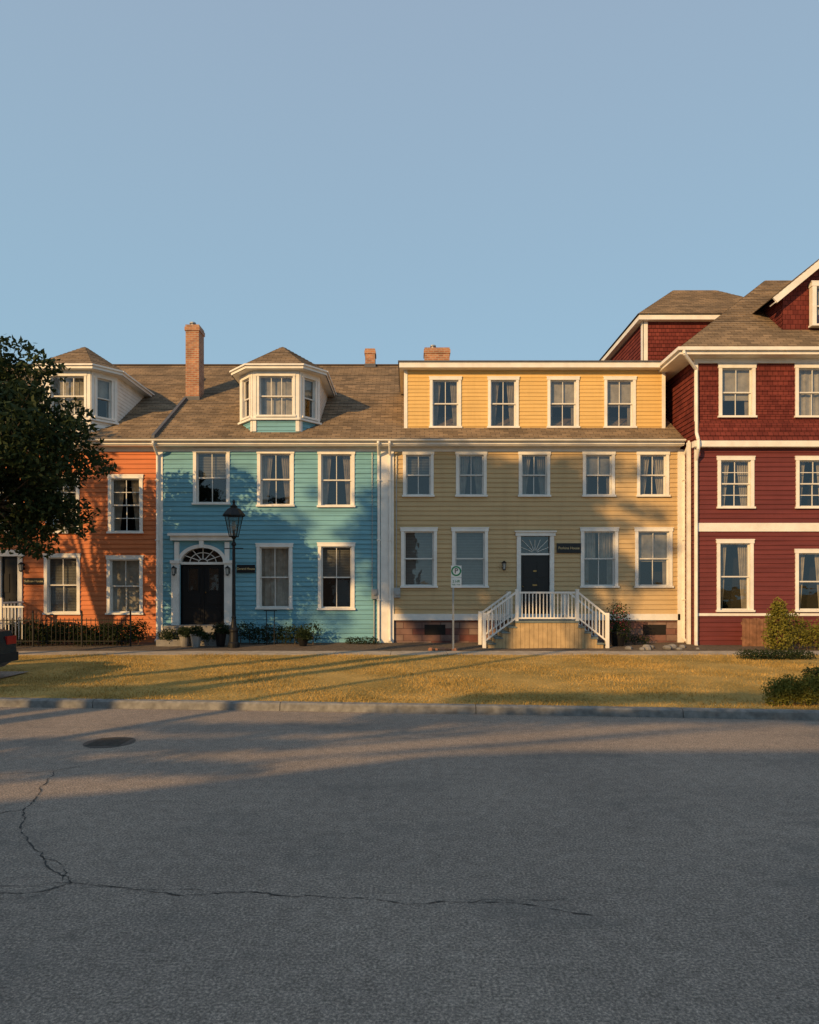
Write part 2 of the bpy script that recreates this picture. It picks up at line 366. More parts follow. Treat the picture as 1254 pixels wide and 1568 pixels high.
for z in (.95,1.75): T.box(dx0+.2,dx0+.36,D+.03,D+.05,z,z+.6);T.box(dx1-.36,dx1-.2,D+.03,D+.05,z,z+.6)
St=H.p('stoop','stone'); St.box(dx0-.2,dx1+.1,D-1.2,D+.1,0,.7);St.box(dx0-.2,dx1+.1,D-1.5,D-1.2,0,.45);St.box(dx0-.2,dx1+.1,D-1.8,D-1.5,0,.28)
Rl=H.p('stoop_railing','white'); xx=dx1+.05
for k in range(9): y=D-.15-k*.18; zz=.7-max(0,k-5)*.13; Rl.box(xx-.015,xx+.015,y-.015,y+.015,zz-.1,zz+.75)
Rl.box(xx-.04,xx+.04,D-1.25,D-1.17,.2,1.6);Rl.box(xx-.04,xx+.04,D-1.9,D-1.82,.1,1.3);Rl.box(xx-.03,xx+.03,D-1.2,D-.05,1.42,1.47)
for k in range(6): Rl.box(xx+.12+k*.1,xx+.14+k*.1,D-1.21,D-1.19,.35,1.3)
Rl.box(xx,xx+.68,D-1.23,D-1.17,1.3,1.35)
Sg=H.p('house_sign','black'); Sg.box(img_x(38),img_x(68),D-.06,D-.03,img_z(895),img_z(885))
text(H.e,'Sullivan House',img_x(53),D-.064,img_z(890),.1,'gold','sign_lettering')
lantern(H,img_x(36),D,img_z(868))
shell(H,xl,xr,'orange'); bay_dormer(H,-10.94,'white')
H.done()
# ------------------------------------------------------------ BLUE HOUSE
H=Thing('blue_clapboard_house'); xl,xr=-8.03,-.72
ops=[]
for px0,px1,py0,py1,g,cu,lv in ((296,352,688,773,(2,1),'blind',.5),(394,450,690,776,(2,1),'curtain',0),(487,543,691,777,(2,1),'curtain',0),(393,448,833,933,(2,1),'sheer',0),(487,543,832,934,(2,1),'blind',.5)):
    x0,x1,z0,z1=W(px0,px1,py0,py1); ops.append(window(H,x0,x1,z0,z1,D,g,cu,level=lv))
ex0,ex1=img_x(266),img_x(354); ez=img_z(828); ops.append((ex0,ex1,GZ,ez))
claps(H.p('walls','blue'),xl,xr,GZ,6.3,D,ops)
T=H.p('corner_boards','white'); T.box(xl+.0,xl+.17,D-.04,D,GZ,6.3); T.box(img_x(583),img_x(603),D-.06,D,GZ,6.3)
cx=img_x(310); hw=.70; spr=img_z(862); rz=.5; zt=ez
# entrance: arched blue panel, white arch, pilasters
Wp=H.p('entrance_panel','blue'); A=arch_pts(cx,spr,hw,rz)
for (a,b) in zip(A[:-1],A[1:]): Wp.poly([(a[0],D,a[1]),(b[0],D,b[1]),(b[0],D,zt),(a[0],D,zt)])
Wp.poly([(ex0,D,GZ),(cx-hw,D,GZ),(cx-hw,D,zt),(ex0,D,zt)]);Wp.poly([(cx+hw,D,GZ),(ex1,D,GZ),(ex1,D,zt),(cx+hw,D,zt)])
T=H.p('entrance_surround','white')
B=arch_pts(cx,spr,hw+.09,rz+.09); C=arch_pts(cx,spr,hw-.02,rz-.02)
for k in range(20):
    a,b,c,d=C[k],C[k+1],B[k+1],B[k]
    T.poly([(a[0],D-.07,a[1]),(b[0],D-.07,b[1]),(c[0],D-.07,c[1]),(d[0],D-.07,d[1])])
    T.poly([(d[0],D-.07,d[1]),(c[0],D-.07,c[1]),(c[0],D,c[1]),(d[0],D,d[1])]);T.poly([(a[0],D-.07,a[1]),(b[0],D-.07,b[1]),(b[0],D+.15,b[1]),(a[0],D+.15,a[1])])
for s in (-1,1):
    x=cx+s*(hw+.14); T.box(x-.12,x+.12,D-.11,D,.5,spr-.02); T.box(x-.15,x+.15,D-.15,D,spr-.02,spr+.08); T.box(x-.15,x+.15,D-.15,D,.35,.62)
    T.box(x-.06,x+.06,D-.13,D-.11,.8,spr-.2)
    x2=cx+s*(hw+.1);T.box(x2-.07,x2+.07,D-.09,D,spr+.08,img_z(830))
T.box(ex0-.06,ex1+.06,D-.16,D,img_z(828),img_z(821)); T.box(ex0-.12,ex1+.12,D-.24,D,img_z(821),img_z(817)); T.box(cx-.07,cx+.07,D-.14,D-.07,spr+rz-.02,img_z(828))
T.box(cx-hw,cx+hw,D+.02,D+.14,spr-.05,spr+.03)
Dr=H.p('double_door','black'); db=.72
Dr.box(cx-hw,cx+hw,D+.13,D+.17,db,spr-.05)
for s in (-1,1):
    c0=cx+s*.33
    for (z0,z1) in ((db+.12,db+.55),(db+.65,db+.95)): Dr.box(c0-.22,c0+.22,D+.11,D+.13,z0,z1)
    Gg=H.p('door_glass','glass'); Gg.box(c0-.17,c0+.17,D+.115,D+.125,db+1.1,spr-.18)
    for q in (-.17,.17): Dr.box(c0+q-.02,c0+q+.02,D+.1,D+.13,db+1.05,spr-.14)
Dr.box(cx-.015,cx+.015,D+.1,D+.13,db,spr-.06)
Br=H.p('door_knobs','brass'); Br.lathe(cx+.08,D+.08,[(0,db+1.0),(.03,db+1.03),(0,db+1.06)],8)
# fanlight
Fg=H.p('fanlight','white'); 
for k in range(1,6):
    t=math.pi*k/6; Fg.bar((cx+.14*math.cos(t),D+.06,spr+.03+.1*math.sin(t)),(cx+(hw-.02)*math.cos(t),D+.06,spr+(rz-.02)*math.sin(t)),.02,.022)
for rr in (.2,.6):
    Q=arch_pts(cx,spr+.03,hw*rr,rz*rr,12)
    for a,b in zip(Q[:-1],Q[1:]): Fg.bar((a[0],D+.06,a[1]),(b[0],D+.06,b[1]),.02,.02)
Gl=H.p('fanlight_glass','glass'); Gl.poly([(p[0],D+.08,p[1]) for p in C]); I=H.p('room_interiors','interior'); I.box(cx-hw,cx+hw,D+.3,D+.32,spr-.3,spr+.6)
St=H.p('entrance_steps','stone'); St.box(cx-1.0,cx+1.0,D-.7,D+.16,0,db); St.box(cx-1.0,cx+1.0,D-1.0,D-.7,0,db-.19);St.box(cx-1.0,cx+1.0,D-1.3,D-1.0,0,db-.38)
lantern(H,img_x(350)+.03,D-.11,img_z(874)); lantern(H,img_x(270),D-.11,img_z(874))
Sg=H.p('house_sign','black'); Sg.box(img_x(363),img_x(391),D-.06,D-.03,img_z(877),img_z(865))
text(H.e,'Gerard House',img_x(377),D-.064,img_z(871),.1,'gold','sign_lettering')
U=H.p('utility_meter','galv'); U.box(img_x(569),img_x(578),D-.14,D-.02,img_z(917),img_z(902)); U.cyl((img_x(573.5),D-.2,img_z(907)),(img_x(573.5),D-.14,img_z(907)),.09,.09,14); U.tube([(img_x(573),D-.06,img_z(917)),(img_x(573),D-.06,GZ)],.018); U.tube([(img_x(570),D-.05,img_z(902)),(img_x(570),D-.05,6.2)],.012)
shell(H,xl,xr,'blue'); bay_dormer(H,-4.27,'blue')
downspout(H,xl+.02); downspout(H,img_x(580))
chimney(H,-7.8,24.8,.48,.6,8.2,11.35); chimney(H,-1.62,28.3,.4,.6,10.5,11.72,False)
L=H.p('party_flashing','lead')
y0,y1=eaveY,26.6; L.poly([(-8.1,y0,roofz(y0)+.12),(-8.0,y0,roofz(y0)+.12),(-8.0,y1,roofz(y1)+.12),(-8.1,y1,roofz(y1)+.12)]); L.poly([(-8.0,y0,roofz(y0)),(-8.0,y1,roofz(y1)),(-8.0,y1,roofz(y1)+.12),(-8.0,y0,roofz(y0)+.12)]);L.poly([(-8.1,y0,roofz(y0)),(-8.0,y0,roofz(y0)),(-8.0,y0,roofz(y0)+.12),(-8.1,y0,roofz(y0)+.12)]);L.poly([(-8.1,y0,roofz(y0)),(-8.1,y1,roofz(y1)),(-8.1,y1,roofz(y1)+.12),(-8.1,y0,roofz(y0)+.12)])
H.done()
# ------------------------------------------------------------ YELLOW HOUSE
H=Thing('yellow_clapboard_house'); xl,xr=-.72,8.62
ops=[]
cu=['blind','curtain','curtain','shade','curtain']
for i,(a,b) in enumerate(((617,664),(698,745),(794,842),(892,941),(975,1024))):
    x0,x1,z0,z1=W(a,b,692,761); ops.append(window(H,x0,x1,z0,z1,D,(2,1),cu[i],level=.5,c=.095))
cu=['blind','blind','cafe','shade']
for i,(a,b) in enumerate(((614,669),(692,747),(889,946),(972,1029))):
    x0,x1,z0,z1=W(a,b,809,900); ops.append(window(H,x0,x1,z0,z1,D,(2,1) if i>1 else (1,1),cu[i],level=0 if i<2 else .45))
x0,x1=img_x(791),img_x(848); dz=.96; ops.append((x0,x1,dz,img_z(815)))
sill=img_z(940)
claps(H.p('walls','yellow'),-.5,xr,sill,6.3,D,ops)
T=H.p('trim_boards','white'); T.box(-.5,xr,D-.05,D+.02,sill-.2,sill); T.box(img_x(1037),img_x(1052),D-.05,D,GZ,6.3)
Fo=H.p('foundation','found'); Fo.box(-.5,xr,D+.03,D+.2,0,sill-.2)
for (a,b) in ((650,682),(985,1020)):
    Fo.mat('interior'); Fo.box(img_x(a),img_x(b),D+.02,D+.03,.4,.72)
T=H.p('door_surround','white'); T.box(x0,x0+.13,D-.06,D+.12,dz,img_z(815)-.12);T.box(x1-.13,x1,D-.06,D+.12,dz,img_z(815)-.12);T.box(x0-.04,x1+.04,D-.08,D+.12,img_z(815)-.12,img_z(815));T.box(x0-.07,x1+.07,D-.12,D,img_z(815),img_z(813))
T.box(x0+.13,x1-.13,D-.0,D+.1,img_z(850),img_z(847))
Dr=H.p('front_door','black'); a,b=x0+.13,x1-.13; Dr.box(a,b,D+.08,D+.12,dz,img_z(850))
for i in range(2):
    for (p,q) in ((.12,.55),(.68,1.15),(1.28,1.75)):
        c0=a+(b-a)*(.27+.46*i); Dr.box(c0-.14,c0+.14,D+.06,D+.08,dz+p,dz+q)
Dr.box(a,b,D+.2,D+.22,img_z(848),img_z(820))
Fg=H.p('fanlight','white'); c0=(a+b)/2; zb=img_z(847)+.01
for k in range(1,8):
    t=math.pi*k/8; r=min((b-a)/2/abs(math.cos(t)) if abs(math.cos(t))>.1 else 9,.42/math.sin(t)); Fg.bar((c0+.08*math.cos(t),D+.06,zb+.08*math.sin(t)),(c0+r*math.cos(t),D+.06,zb+r*math.sin(t)),.015,.014)
Gl=H.p('window_glass','glass'); Gl.poly([(a,D+.09,zb),(b,D+.09,zb),(b,D+.09,img_z(820)),(a,D+.09,img_z(820))])
Br=H.p('door_hardware','brass'); Br.lathe(a+.08,D+.05,[(0,dz+.95),(.03,dz+.98),(0,dz+1.01)],8); Br.box(c0-.05,c0+.05,D+.05,D+.06,dz+1.45,dz+1.5); Br.box(c0-.14,c0+.14,D+.07,D+.078,dz+1.0,dz+1.05)
Sg=H.p('house_sign','black'); Sg.box(img_x(852),img_x(889),D-.06,D-.03,img_z(847),img_z(832)); text(H.e,'Perkins House',img_x(870.5),D-.064,img_z(839.5),.115,'gold','sign_lettering')
lantern(H,img_x(771),D,img_z(866))
U=H.p('utility_meter','galv'); U.box(img_x(603),img_x(613),D-.12,D-.0,img_z(915),img_z(900)); U.cyl((img_x(608),D-.2,img_z(907)),(img_x(608),D-.12,img_z(907)),.085,.085,14); U.tube([(img_x(607),D-.06,img_z(900)),(img_x(607),D-.06,6.1)],.015)
# wide dormer
Y=22.2; ops=[]; cu=['curtain','curtain','shade','shade']
for i,(p,q) in enumerate(((658,706),(747,794),(838,886),(925,973))):
    w=W(p,q,578,656,Y); ops.append(window(H,w[0],w[1],w[2],w[3],Y,(2,1),cu[i],level=.45,c=.09))
X0,X1=img_x(620,Y),img_x(1017,Y); Zt=img_z(567,Y)
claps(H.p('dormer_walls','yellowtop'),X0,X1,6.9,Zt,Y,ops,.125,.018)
for (A_,B_) in (((X0,28),(X0,Y)),((X1,Y),(X1,28))):
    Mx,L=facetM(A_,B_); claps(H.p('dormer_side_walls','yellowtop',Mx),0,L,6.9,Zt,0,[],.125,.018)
T=H.p('dormer_trim','white'); T.box(X0-.03,X0+.08,Y-.03,Y+.05,7.05,Zt);T.box(X1-.08,X1+.03,Y-.03,Y+.05,7.05,Zt)
T.box(X0-.18,X1+.2,Y-.3,28,Zt,Zt+.17); 
Rf=H.p('dormer_flat_roof','lead'); Rf.box(X0-.22,X1+.24,Y-.34,28,Zt+.17,Zt+.21)
shell(H,xl,xr,'yellow'); downspout(H,img_x(1046)); chimney(H,1.08,27,.98,.6,9,11.3)
downspout(H,-.62)
# stoop
S=19.75; xa,xb=img_x(790,S),img_x(886,S); xla,xrb=img_x(748,S),img_x(924,S); lz=.94
Dk=H.p('stoop_deck','deck'); Dk.box(xa-.02,xb+.02,S-.03,D-.06,lz-.05,lz)
for s,(p,q) in ((-1,(xa,xla)),(1,(xb,xrb))):
    n=4
    for k in range(n):
        u0=p+(q-p)*k/n; u1=p+(q-p)*(k+1)/n; zt_=lz-(k+1)*.16
        Dk.box(min(u0,u1)-.02,max(u0,u1)+.02,S-.03,S+1.25,zt_-.04,zt_)
        sk=H.p('stoop_skirt','tan'); 
        nb=2
        for j in range(nb):
            v0=min(u0,u1)+abs(u1-u0)*j/nb; sk.box(v0+.003,v0+abs(u1-u0)/nb-.003,S,S+.02,GZ-.1,zt_-.04)
        sk.box(min(u0,u1),max(u0,u1),S+.03,S+1.2,GZ-.1,zt_-.045)
sk=H.p('stoop_skirt','tan'); x=xa
while x<xb-.02: sk.box(x+.004,min(x+.13,xb)-.004,S,S+.02,GZ-.1,lz-.05); x+=.13
sk.box(xa,xb,S+.03,D-.1,GZ-.1,lz-.055)
Rl=H.p('stoop_railing','white')
def rail(p,q,zb0,zb1,y0,y1,n,h=.82):
    for k in range(n+1):
        t=k/n; x_=p+(q-p)*t; y_=y0+(y1-y0)*t; z_=zb0+(zb1-zb0)*t
        Rl.box(x_-.014,x_+.014,y_-.014,y_+.014,z_+.08,z_+h)
    for hh,th in ((.08,.045),(h,.055)):
        a=Vector((p,y0,zb0+hh));b=Vector((q,y1,zb1+hh)); 
        if abs(q-p)>.01: Rl.bar(a,b,.055,th)
        else: Rl.box(p-.028,p+.028,min(y0,y1),max(y0,y1),zb0+hh-.025,zb0+hh+.025)
for x_ in (xa+.03,xb-.03): Rl.box(x_-.045,x_+.045,S+.0,S+.09,lz,lz+.92)
rail(xa+.08,xb-.08,lz,lz,S+.045,S+.045,16)
rail(xa,xla-.1,lz,lz-.66,S+.045,S+.045,8); rail(xb,xrb+.1,lz,lz-.66,S+.045,S+.045,8)
for x_ in (xla-.12,xrb+.12): Rl.box(x_-.05,x_+.05,S,S+.1,GZ-.05,1.17); 
rail(xa,xla-.1,lz,lz-.66,S+1.25,S+1.25,8); rail(xb,xrb+.1,lz,lz-.66,S+1.25,S+1.25,8)
for x_ in (xla-.12,xrb+.12): Rl.box(x_-.05,x_+.05,S+1.2,S+1.3,GZ-.05,1.17)
rail(xa+.02,xa+.02,lz,lz,S+1.25,D-.06,5); rail(xb-.02,xb-.02,lz,lz,S+1.25,D-.06,5)
H.done()
# ------------------------------------------------------------ RED HOUSE
H=Thing('red_shingle_house'); R_=20.9; xw=img_x(1065,R_); xe=17.5
ops=[];ops2=[]
for (a,b) in ((1100,1156),(1217,1273),(1334,1390)):
    w=W(a,b,559,640,R_); ops2.append(window(H,*w,R_,(2,1),'sheer' if a>1200 else 'shade',level=.35))
for (a,b) in ((1098,1154),(1218,1274),(1336,1392)):
    w=W(a,b,700,779,R_); ops.append(window(H,*w,R_,(2,2),'curtain'))
    w=W(a-1,b-1,827 if a<1200 else 842,937,R_); ops.append(window(H,*w,R_,(1,1),'curtain',lower=(1,1)))
zb1=img_z(938,R_); band=(img_z(814,R_),img_z(801,R_)); zb2=img_z(686,R_); zb3=img_z(677,R_); zs=img_z(645,R_); ztop=img_z(546,R_)
cl=H.p('walls','red'); claps(cl,xw,xe,GZ,band[0],R_,ops,.14);claps(cl,xw,xe,band[1],zb2,R_,ops,.14)
claps(H.p('shingle_walls','redsh'),xw,xe,zs,ztop,R_,ops2,.15,.02,uv=True)
sk=H.p('shingle_skirt','redsh'); 
slope(sk,(xw-.1,R_-.2,zb3),(xe,R_-.2,zb3),(xe,R_-.01,zs),(xw,R_-.01,zs),.15,.02)
T=H.p('trim_bands','white'); T.box(xw-.02,xe,R_-.05,R_,band[0],band[1]);T.box(xw-.12,xe,R_-.22,R_,zb2,zb3);T.box(xw-.02,xe,R_-.04,R_-.0,zb1-.1,zb1-.02)
T.box(xw-.03,xw+.06,R_-.045,R_+.03,zs,ztop);T.box(xw-.03,xw+.05,R_-.045,R_+.03,GZ,zb2)
Mx,L=facetM((xw,30),(xw,R_)); claps(H.p('side_walls','red',Mx),0,L,GZ,zb2,0,[],.14); claps(H.p('side_shingles','redsh',Mx),0,L,zb2,ztop,0,[],.15,.02,uv=True)
rw=H.p('rear_walls','red'); rw.box(xw+.05,xe,33,33.2,0,ztop); rw.box(xe-.02,xe,R_+.05,33,0,ztop); rw.box(xw+.02,xw+.05,30,33,0,ztop)
ey=20.45;ex=8.1;ez_=9.1
T=H.p('eaves','white'); T.box(ex,xe+.3,ey,ey+.04,ez_-.2,ez_-.01); T.box(ex,ex+.04,ey+.04,33,ez_-.2,ez_-.01); T.box(ex+.04,xe+.3,ey+.04,33,ez_-.2,ez_-.17)
T.box(ex-.08,xe+.3,ey-.09,ey,ez_-.1,ez_-.0);T.box(ex-.08,ex,ey,33,ez_-.1,ez_-.0); T.box(xw-.06,xe,R_-.07,R_+.02,ztop-.22,ztop+.0)
Rf=H.p('hip_roof','roof'); pk=(13.15,25.2,13.25); pk2=(xe-1,25.2,13.25)
slope(Rf,(ex,ey,ez_),(xe+.3,ey,ez_),pk2,pk); slope(Rf,(ex,33,ez_),(ex,ey,ez_),pk,(13.15,28,13.25)); slope(Rf,(xe+.3,33,ez_),(ex,33,ez_),(13.15,28,13.25),(xe-1,28,13.25),.5)
slope(Rf,(xe+.3,ey,ez_),(xe+.3,33,ez_),(xe-1,28,13.25),pk2,.5); Rf.poly([pk,pk2,(xe-1,28,13.25),(13.15,28,13.25)])
# upper rear block
bx0=9.25;bx1=15.5;by0=27;by1=32.4;be=12.62
Mx,L=facetM((bx0,by0),(bx1,by0)); claps(H.p('side_shingles','redsh',Mx),0,L,8.5,be-.15,0,[],.15,.02,uv=True)
Mx,L=facetM((bx0,by1),(bx0,by0)); claps(H.p('side_shingles','redsh',Mx),0,L,8.5,be-.15,0,[],.15,.02,uv=True)
rw.box(bx1-.02,bx1,by0+.03,by1,8.5,be-.1); rw.box(bx0+.03,bx1,by1-.03,by1,8.5,be-.1)
T.box(bx0-.03,bx0+.16,by0-.04,by0+.02,8.5,be-.2);T.box(bx0-.05,bx0-.0,by0-.04,by0+.14,8.5,be-.2)
o=.25; T.box(bx0-o,bx1+o,by0-o,by1+o,be-.2,be-.02)
slope(Rf,(bx0-o-.05,by0-o-.05,be),(bx1+o,by0-o-.05,be),(bx1-2.2,29.7,14.85),(11.5,29.7,14.85)); slope(Rf,(bx0-o-.05,by1+o,be),(bx0-o-.05,by0-o-.05,be),(11.5,29.7,14.85),(11.5,29.7,14.85))
slope(Rf,(bx1+o,by1+o,be),(bx0-o-.05,by1+o,be),(11.5,29.7,14.85),(bx1-2.2,29.7,14.85),.5); slope(Rf,(bx1+o,by0-o-.05,be),(bx1+o,by1+o,be),(bx1-2.2,29.7,14.85),(bx1-2.2,29.7,14.85),.5)
# front gable
gy=21.5; gx0=11.75; ax=14.25; gx1=2*ax-gx0; gs=.82; gz0=img_z(465,gy)+.0; az_=gz0+gs*(ax-gx0+.4)
G=H.p('gable_wall','redsh'); 
n=22
zr=lambda x: az_-gs*abs(x-ax)
for k in range(n):
    a=gx0+(gx1-gx0)*k/n;b=gx0+(gx1-gx0)*(k+1)/n; G.poly([(a,gy,9.3),(b,gy,9.3),(b,gy,zr(b)),(a,gy,zr(a))],uv=[(a,9.3),(b,9.3),(b,zr(b)),(a,zr(a))])
window(H,img_x(1237,gy)+.02,img_x(1237,gy)+1.25,img_z(503,gy),img_z(436,gy),gy-.17,(2,1),'shade',level=.3,c=.13)
Mx,L=facetM((gx0,26),(gx0,gy)); claps(H.p('side_shingles','redsh',Mx),0,L,9.3,zr(gx0),0,[],.15,.02,uv=True)
T.bar((gx0-.4,gy-.3,gz0-.02),(ax,gy-.3,az_-.02),.06,.2);T.bar((gx1+.4,gy-.3,gz0-.02),(ax,gy-.3,az_-.02),.06,.2)
T.bar((gx0-.4,gy-.15,gz0-.09),(ax,gy-.15,az_-.09),.3,.03)
slope(Rf,(gx0-.42,26.5,gz0+.09),(gx0-.42,gy-.34,gz0+.09),(ax,gy-.34,az_+.1),(ax,26.5,az_+.1)); slope(Rf,(gx1+.42,gy-.34,gz0+.09),(gx1+.42,26.5,gz0+.09),(ax,26.5,az_+.1),(ax,gy-.34,az_+.1),.5)
# downspout with elbow
T=H.p('downspout','white'); T.tube([(ex+.1,ey-.04,ez_-.1),(ex+.12,ey-.04,ez_-.2),(xw-.02,R_-.1,ez_-.55),(xw-.02,R_-.12,zb3+.25),(xw-.05,R_-.32,zb3),(xw-.05,R_-.32,zb2-.1),(xw-.02,R_-.1,zb2-.4),(xw-.02,R_-.1,GZ+.1),(xw-.1,R_-.3,GZ)],.05,8)
T.box(xw-.16,xw-.06,R_+.2,R_+.3,GZ,6.4)
H.done()
# wooden gate next to the red house
H=Thing('wooden_gate'); g=H.p('boards','wood'); x=img_x(1137,20.3)
while x<img_x(1176,20.3): g.box(x,x+.095,20.3,20.33,.12,img_z(947,20.3)+random.uniform(-.02,.02)); x+=.105
g.box(img_x(1136,20.3),img_x(1177,20.3),20.33,20.37,.35,.43);g.box(img_x(1136,20.3),img_x(1177,20.3),20.33,20.37,.8,.88); H.done()

# ------------------------------------------------------------ GROUND
def curb(x): return 10.35-.09*x-.0015*x*x
xs=[-20+k*.5 for k in range(81)]
g=MB('lawn'); g.box(-600,600,-600,600,-.5,-.03); g.make('ground')
g=MB('asphalt')
for a,b in zip(xs[:-1],xs[1:]): g.poly([(a,-7.5,0),(b,-7.5,0),(b,curb(b)+.02,0),(a,curb(a)+.02,0)])
g.poly([(-80,-7.5,0),(-20,-7.5,0),(-20,curb(-20),0),(-80,curb(-20),0)]);g.poly([(20,-7.5,0),(80,-7.5,0),(80,curb(20),0),(20,curb(20),0)])
g.make('road')
g=MB('concrete'); x=-20
while x<20:
    n=6
    for k in range(n):
        a=x+.006+(2.988)*k/n;b=x+.006+2.988*(k+1)/n; ca,cb=curb(a),curb(b)
        g.poly([(a,ca,0),(b,cb,0),(b,cb+.012,.10),(a,ca+.012,.10)]);g.poly([(a,ca+.012,.10),(b,cb+.012,.10),(b,cb+.035,.122),(a,ca+.035,.122)]);g.poly([(a,ca+.035,.122),(b,cb+.035,.122),(b,cb+.16,.125),(a,ca+.16,.125)])
        g.poly([(b,cb+.16,.125),(a,ca+.16,.125),(a,ca+.16,0),(b,cb+.16,0)])
        if k==0: g.poly([(a,ca,0),(a,ca+.012,.1),(a,ca+.035,.122),(a,ca+.16,.125),(a,ca+.16,0)])
        if k==n-1: g.poly([(b,cb,0),(b,cb+.012,.1),(b,cb+.035,.122),(b,cb+.16,.125),(b,cb+.16,0)])
    x+=3
g.make('kerb')
def lz_(x,y):
    t=(y-10)/8; return .11+.04*min(max(t,0),1)+.012*math.sin(x*1.7+y)*math.sin(y*1.3)*(1 if 11<y<17 else 0)
g=MB('lawn')
for a,b in zip(xs[:-1],xs[1:]):
    rows=14
    for r in range(rows):
        def P(x,t): y=curb(x)+.165+(17.8-curb(x)-.165)*t; return (x,y,lz_(x,y))
        g.poly([P(a,r/rows),P(b,r/rows),P(b,(r+1)/rows),P(a,(r+1)/rows)],smooth=True)
g.make('lawn')
g=MB('walk'); 
x=-20
while x<20: g.box(x+.006,x+1.494,17.75,18.85,0,.157); x+=1.5
g.make('sidewalk')
g=MB('soil')
for a,b in zip(xs[:-1],xs[1:]):
    for r in range(5):
        y0=18.8+r*.65;y1=y0+.65
        f=lambda x,y:.15+.02*math.sin(3*x+y*2)*math.sin(2.3*y)
        g.poly([(a,y0,f(a,y0)),(b,y0,f(b,y0)),(b,y1,f(b,y1)),(a,y1,f(a,y1))],smooth=True)
g.make('planting_bed')
g=MB('asphalt'); g.poly([(-20,11.5,.135),(-7.9,11.5,.135),(-7.9,14.2,.16),(-20,14.2,.16)]); g.make('driveway')
# grass blades
n=150000
X=rng.uniform(-12,12,n); t=rng.uniform(0,1,n)**1.15; CY=10.35-.09*X-.0015*X*X+.13; Yy=CY+(17.9-CY)*t
dens=np.sin(X*1.3+np.sin(Yy*1.1)*2)*np.sin(Yy*1.7+X*.6); keep=(rng.uniform(-1.6,1,n)<dens+.3)&~((X<-7.85)&(Yy>11.4)&(Yy<14.3)); X=X[keep];Yy=Yy[keep];n=len(X)
Z=.11+.04*np.clip((Yy-10)/8,0,1)-.01; hgt=rng.uniform(.02,.055,n)*(1+.3*np.sin(X*2+Yy)); ang=rng.uniform(0,6.28,n); w=rng.uniform(.006,.012,n)
lean=rng.normal(0,.024,(n,2))
v=np.zeros((n,3,3)); v[:,0]=np.c_[X-np.cos(ang)*w,Yy-np.sin(ang)*w,Z];v[:,1]=np.c_[X+np.cos(ang)*w,Yy+np.sin(ang)*w,Z];v[:,2]=np.c_[X+lean[:,0],Yy+lean[:,1],Z+hgt]
def npmesh(name,V,k,mat,parent=None):
    me=bpy.data.meshes.new(name); V=V.reshape(-1,3); nf=len(V)//k
    me.from_pydata(V.tolist(),[],np.arange(nf*k).reshape(nf,k).tolist()); me.materials.append(M[mat])
    o=bpy.data.objects.new(name,me); scene.collection.objects.link(o)
    if parent: o.parent=parent
    return o
npmesh('grass',v,3,'grass')
# road cracks
def gp(px,py): d=F*CAMZ/(py-900); return ((px-627)*d/F,d)
CR=MB('crack')
def crack(pts,w0=.012,w1=.02):
    P=[Vector(gp(*p)) for p in pts]; fine=[]
    for a,b in zip(P[:-1],P[1:]):
        n=max(2,int((b-a).length/.03)); nn=Vector((-(b-a).y,(b-a).x)).normalized(); wob=0
        for k in range(n):
            wob=wob*.8+random.gauss(0,.008); fine.append(a.lerp(b,k/n)+nn*wob*min(1,4*k/n,4*(n-k)/n))
    fine.append(P[-1]); ws=[random.uniform(w0,w1)*.5*random.choice([.15,.5,.8,1,1.3]) for _ in fine]
    for i in range(len(fine)-1):
        a,b=fine[i],fine[i+1]; d=(b-a).normalized(); nn=Vector((-d.y,d.x))
        CR.poly([(*(a-nn*ws[i]),.004),(*(b-nn*ws[i+1]),.004),(*(b+nn*ws[i+1]),.004),(*(a+nn*ws[i]),.004)])
crack([(-40,1372),(40,1368),(110,1352),(190,1360),(280,1372),(380,1366),(480,1372),(560,1376),(620,1385),(720,1383),(800,1385),(905,1402)],.005,.011)
crack([(-30,1352),(50,1358),(110,1352)],.004,.008)
crack([(84,1180),(72,1198),(58,1218),(36,1240),(32,1270),(46,1292),(70,1325),(110,1352)],.008,.016)
crack([(60,1310),(85,1318),(100,1335),(95,1352)],.004,.009)
crack([(36,1240),(10,1243),(-20,1250)],.006,.013)
crack([(110,1352),(60,1372),(-20,1376)],.004,.007)
crack([(150,1355),(230,1362),(300,1362),(372,1368)],.003,.006)
crack([(-20,1186),(60,1183),(84,1180),(130,1172)],.006,.012)
crack([(700,1384),(760,1378),(830,1380),(870,1376)],.003,.006)
CR.make('road_cracks')
g=MB('stain'); c=gp(168,1137); g.lathe(c[0],c[1],[(0,.008),(.27,.008),(.30,.004)],28,False)
for k in range(9):
    g.box(c[0]-.2,c[0]+.2,c[1]-.2+k*.05-.008,c[1]-.2+k*.05+.008,.006,.013)
g.make('manhole_cover')
